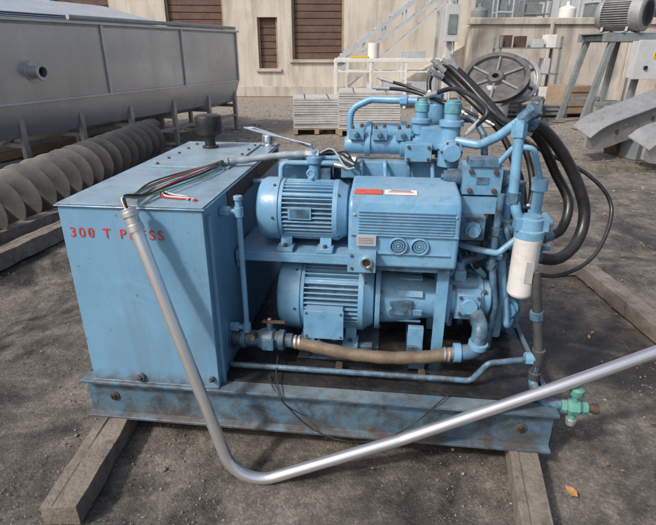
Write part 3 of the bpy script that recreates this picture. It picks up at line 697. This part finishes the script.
for k in range(8): x=.4+k*.5;bar((x,0,1.3+(x-.2)*.72),(x,.8,1.3+(x-.2)*.72),.05,LGREY)
b.done("conveyor_members",Q)
Q=empty("white_steel_rack",(0,15.2,0))
b=B()
for yy in (0,.9):
    bar((.2,yy,1.3),(3.3,yy,1.3),.09,WHITE);bar((.2,yy,.35),(3.3,yy,.35),.05,WHITE);bar((.2,yy,1.0),(3.3,yy,1.0),.04,WHITE)
    for x in (.22,1.2,2.2,3.28): bar((x,yy,0),(x,yy,1.3),.07,WHITE)
for x in (.22,1.2,2.2,3.28): bar((x,0,1.3),(x,.9,1.3),.06,WHITE);bar((x,0,.35),(x,.9,.35),.05,WHITE)
b.box((.9,.4,1.37),(.5,.4,.06),YEL);b.bx(1.6,2.9,.1,.8,.38,.7,SHEET)
b.cyl((1.3,.4,1.35),(1.3,.4,1.75),.16,WHITE);b.box((2.4,.4,1.45),(.7,.5,.18),SHEET)
b.done("rack_frame",Q,.004)
Q=empty("steel_shelving",(4.6,14.6,0))
b=B()
for x in (0,1.6):
    for y in (0,.6): bar((x,y,0),(x,y,1.9),.06,GFRAME)
for z in (.3,.95,1.6):
    b.bx(-.03,1.63,-.03,.63,z,z+.03,GFRAME)
    for k in range(4): w=random.uniform(.15,.3);b.bx(.08+k*.39,.08+k*.39+w,.05,.45,z+.031,z+.03+random.uniform(.12,.4),random.choice((SHEET,GFRAME,RUST,WHITE,LGREY,BROWNB)))
b.done("shelf_frame",Q,.004)
Q=empty("pipe_bundle",(5.0,13.2,0),(0,0,.1))
b=B()
for k in range(11): b.cyl((-.9+random.uniform(-.1,.1),.11*(k%5),.07+.1*(k//5)),(1.0+random.uniform(-.1,.1),.11*(k%5),.07+.1*(k//5)),.045,random.choice((ZINC,RUST,GFRAME)),seg=12)
b.done("pipes",Q)
Q=empty("utility_post",(2.75,12.5,0))
b=B();b.bx(-.06,.06,-.06,.06,0,3.6,LGREY);b.bx(-.15,.15,-.2,-.061,1.75,2.5,LGREY);b.box((0,-.21,2.1),(.2,.02,.4),GFRAME);b.bx(-.12,.12,-.12,.12,0,.03,ZINC)
b.cyl((.09,-.07,.3),(.09,-.07,3.4),.02,LGREY);b.box((0,-.21,2.65),(.22,.1,.12),SKYB);b.done("post_and_box",Q,.006)
for nm,x,y,w,dp,h,rz in (("stacked_plates",-.25,10.9,.95,1.0,.62,.05),("stacked_plates",.82,10.75,1.25,1.1,.74,-.03)):
    Q=empty(nm,(x,y,0),(0,0,rz));b=B()
    for k in (-.45,0,.45): b.box((k*w,0,.05),(.09,dp,.09),WOODL)
    for k in range(6): b.box((0,-dp/2+.06+k*(dp-.12)/5,.105),(w,.1,.018),WOODL)
    nl=int(h/.045)
    for k in range(nl): b.box((random.uniform(-.014,.014),random.uniform(-.014,.014),.14+k*.045),(w*.97,dp*.95,.037),STONE,(0,0,random.uniform(-.015,.015)))
    for sx in (-.25,.25): b.box((sx*w,0,.14+nl*.045-.02),(.02,dp*1.0,.004),BLACK)
    b.done("plates_and_pallet",Q,.004)
Q=empty("pulley_wheels",(3.75,11.9,0),(0,0,.1))
b=B()
def wheel(c,ax,R,m,m2):
    b.lathe(c,ax,[(-.09,R*.86),(-.09,R),(-.06,R),(-.05,R*.9),(.05,R*.9),(.06,R),(.09,R),(.09,R*.86),(.02,R*.82),(.02,R*.3),(.11,R*.22),(.11,R*.1),(-.11,R*.1),(-.11,R*.22),(-.02,R*.3),(-.02,R*.82),(-.09,R*.86)],m,48)
    A_,u,w=b.frame(ax);c=V(c)
    for k in range(6):
        d=u*cos(k*pi/3)+w*sin(k*pi/3);b.cyl(c+d*R*.2+A_*.045,c+d*R*.84+A_*.045,.03,m2,seg=8)
wheel((-.05,-.05,.98),(-.35,-.6,.75),.72,DKWH,GFRAME)
wheel((.55,.35,.95),(-.2,-.85,.45),.58,SHEETG,DKWH)
b.lathe((-.15,-.15,0),(0,0,1),[(0,.38),(.03,.40),(.45,.40),(.47,.42),(.52,.42),(.52,.34),(.6,.14),(.85,.12)],LGREY,36)
for x in (-.6,.9):
    for y in (-.4,.6): bar((x,y,0),(x,y,.62),.07,GFRAME)
for y in (-.4,.6): bar((-.65,y,.6),(.95,y,.6),.07,GFRAME)
for x in (-.6,.9): bar((x,-.4,.6),(x,.6,.6),.06,GFRAME)
b.lathe((.75,-.2,.3),(1,0,0),[(0,.15),(.3,.15),(.3,.1),(.36,.1)],DKWH,24)
b.done("wheels_and_frame",Q,.006)
Q=empty("wooden_crate",(6.2,13.6,0),(0,0,.2))
b=B();b.bx(-.4,.4,-.4,.4,.08,.75,WOODL)
for k in range(4): b.bx(-.43,.43,-.425,-.402,.1+k*.17,.22+k*.17,WOODL)
for x in (-.42,.34): b.bx(x,x+.08,-.45,-.427,.08,.77,WOODL)
for x in (-.35,.25): b.bx(x,x+.1,-.4,.4,0,.08,WOODL)
b.done("crate_boards",Q,.004)
Q=empty("machine_stand",(6.35,11.2,0))
b=B();TT=1.80
for yy in (0,1.1):
    bar((-.90,yy,.02),(-.55,yy,TT),.11,GFRAME);bar((.0,yy,.02),(.12,yy,TT),.11,GFRAME);bar((1.9,yy,.02),(1.7,yy,TT),.11,GFRAME)
    bar((-.75,yy,TT),(2.1,yy,TT),.14,GFRAME);bar((-.80,yy,.5),(.03,yy,.55),.07,GFRAME)
    b.box((-.90,yy,.012),(.25,.25,.02),GFRAME);b.box((0,yy,.012),(.25,.25,.02),GFRAME)
for x in (-.6,.12,1.7): bar((x,0,TT),(x,1.1,TT),.1,GFRAME)
b.bx(-.75,2.1,-.05,1.15,TT+.072,TT+.10,GFRAME)
b.bx(-.20,.70,-.35,-.1,1.05,1.74,LGREY);b.bx(-.22,.72,-.38,-.352,1.03,1.76,LGREY)
b.box((.20,-.385,1.50),(.16,.01,.16),YEL);b.lathe((.20,-.39,1.50),(0,-1,0),[(0,.06),(.03,.06),(.04,.05)],BLACK,20);b.box((.20,-.435,1.50),(.03,.03,.1),BLACK)
b.lathe((.0,-.385,1.25),(0,-1,0),[(0,.04),(.03,.04)],BLACK,16)
b.done("stand_frame",Q,.006)
o=motor("stand_motor",-.48,.48,0,0,.34,MOTG,Q,False,44,BLACK);o.location=(-.30,.30,TT+.10+.36);o.rotation_euler=(0,0,radians(128))
Q=empty("metal_chute",(3.9,7.75,0),(0,0,radians(14)))
def chute(off,yo,L,h0,h1):
    b=B();n=26;R=[]
    for i in range(n+1):
        t=i/n;x=off+L*t;z=h0+(h1-h0)*(t**1.1)+.02
        w=.20 if i>2 else .20*(.4,.75,.93)[i]
        R.append([(x,yo-.02,z-w),(x,yo+.03,z-w),(x,yo+.03,z+w),(x,yo-.02,z+w)])
    b.rings(R,SHEETG)
    R=[[(p[0],p[1],p[2]) for p in [(r[3][0],r[3][1]-.07,r[3][2]-.02),(r[3][0],r[3][1]-.07,r[3][2]),(r[2][0],r[2][1]+.3,r[2][2]+.12),(r[2][0],r[2][1]+.3,r[2][2]+.10)]] for r in R]
    b.rings(R,SHEETG)
    for k in range(5):
        t=.15+k*.18;x=off+L*t;z=h0+(h1-h0)*t**1.1+.02;b.cyl((x,yo-.025,z),(x,yo-.03,z),.035,RUST,seg=16);b.bolt((x+.15,yo-.02,z+.1),(0,-1,0),.02,.015,ZINC)
    return b
chute(0,0,3.4,.28,1.35).done("chute_side",Q,.004)
chute(.35,-.75,3.2,.22,.80).done("chute_side_lower",Q,.004)
b=B()
for x,h in ((.9,.3),(2.2,.6)): b.bx(x,x+.12,-.1,.3,-.01,h,GFRAME)
b.bx(1.0,1.35,-1.3,-1.0,-.01,.28,CONC);b.bx(1.75,2.2,-1.1,-.9,-.01,.4,CONC)
b.box((1.6,.4,.35),(1.6,.3,.5),RUST,(0,-.35,0))
b.done("chute_supports",Q,.01)
# ------------------------------------------------------------ camera, light
cd=bpy.data.cameras.new("camera");cd.sensor_width=36;cd.lens=36*504/656;cd.clip_end=1000
cam=bpy.data.objects.new("camera",cd);scene.collection.objects.link(cam);cam.location=(0,0,1.6);cam.rotation_euler=(radians(67),0,0);scene.camera=cam
w=bpy.data.worlds.new("World");scene.world=w;w.use_nodes=True;nt=w.node_tree
sk=nt.nodes.new("ShaderNodeTexSky");sk.sky_type='NISHITA';sk.sun_disc=False
az=radians(-130);el=radians(44)
sk.sun_elevation=el;sk.sun_rotation=az;sk.air_density=1.0;sk.dust_density=5
nt.links.new(sk.outputs[0],nt.nodes["Background"].inputs[0]);nt.nodes["Background"].inputs[1].default_value=.15
sd=bpy.data.lights.new("sun",'SUN');sd.energy=2.9;sd.angle=radians(5);sd.color=(1,.95,.88)
so=bpy.data.objects.new("sun",sd);scene.collection.objects.link(so)
dirv=V((sin(az)*cos(el),cos(az)*cos(el),sin(el)));so.rotation_euler=dirv.to_track_quat('Z','Y').to_euler()
scene.view_settings.view_transform='Standard';scene.view_settings.look='None';scene.view_settings.exposure=0
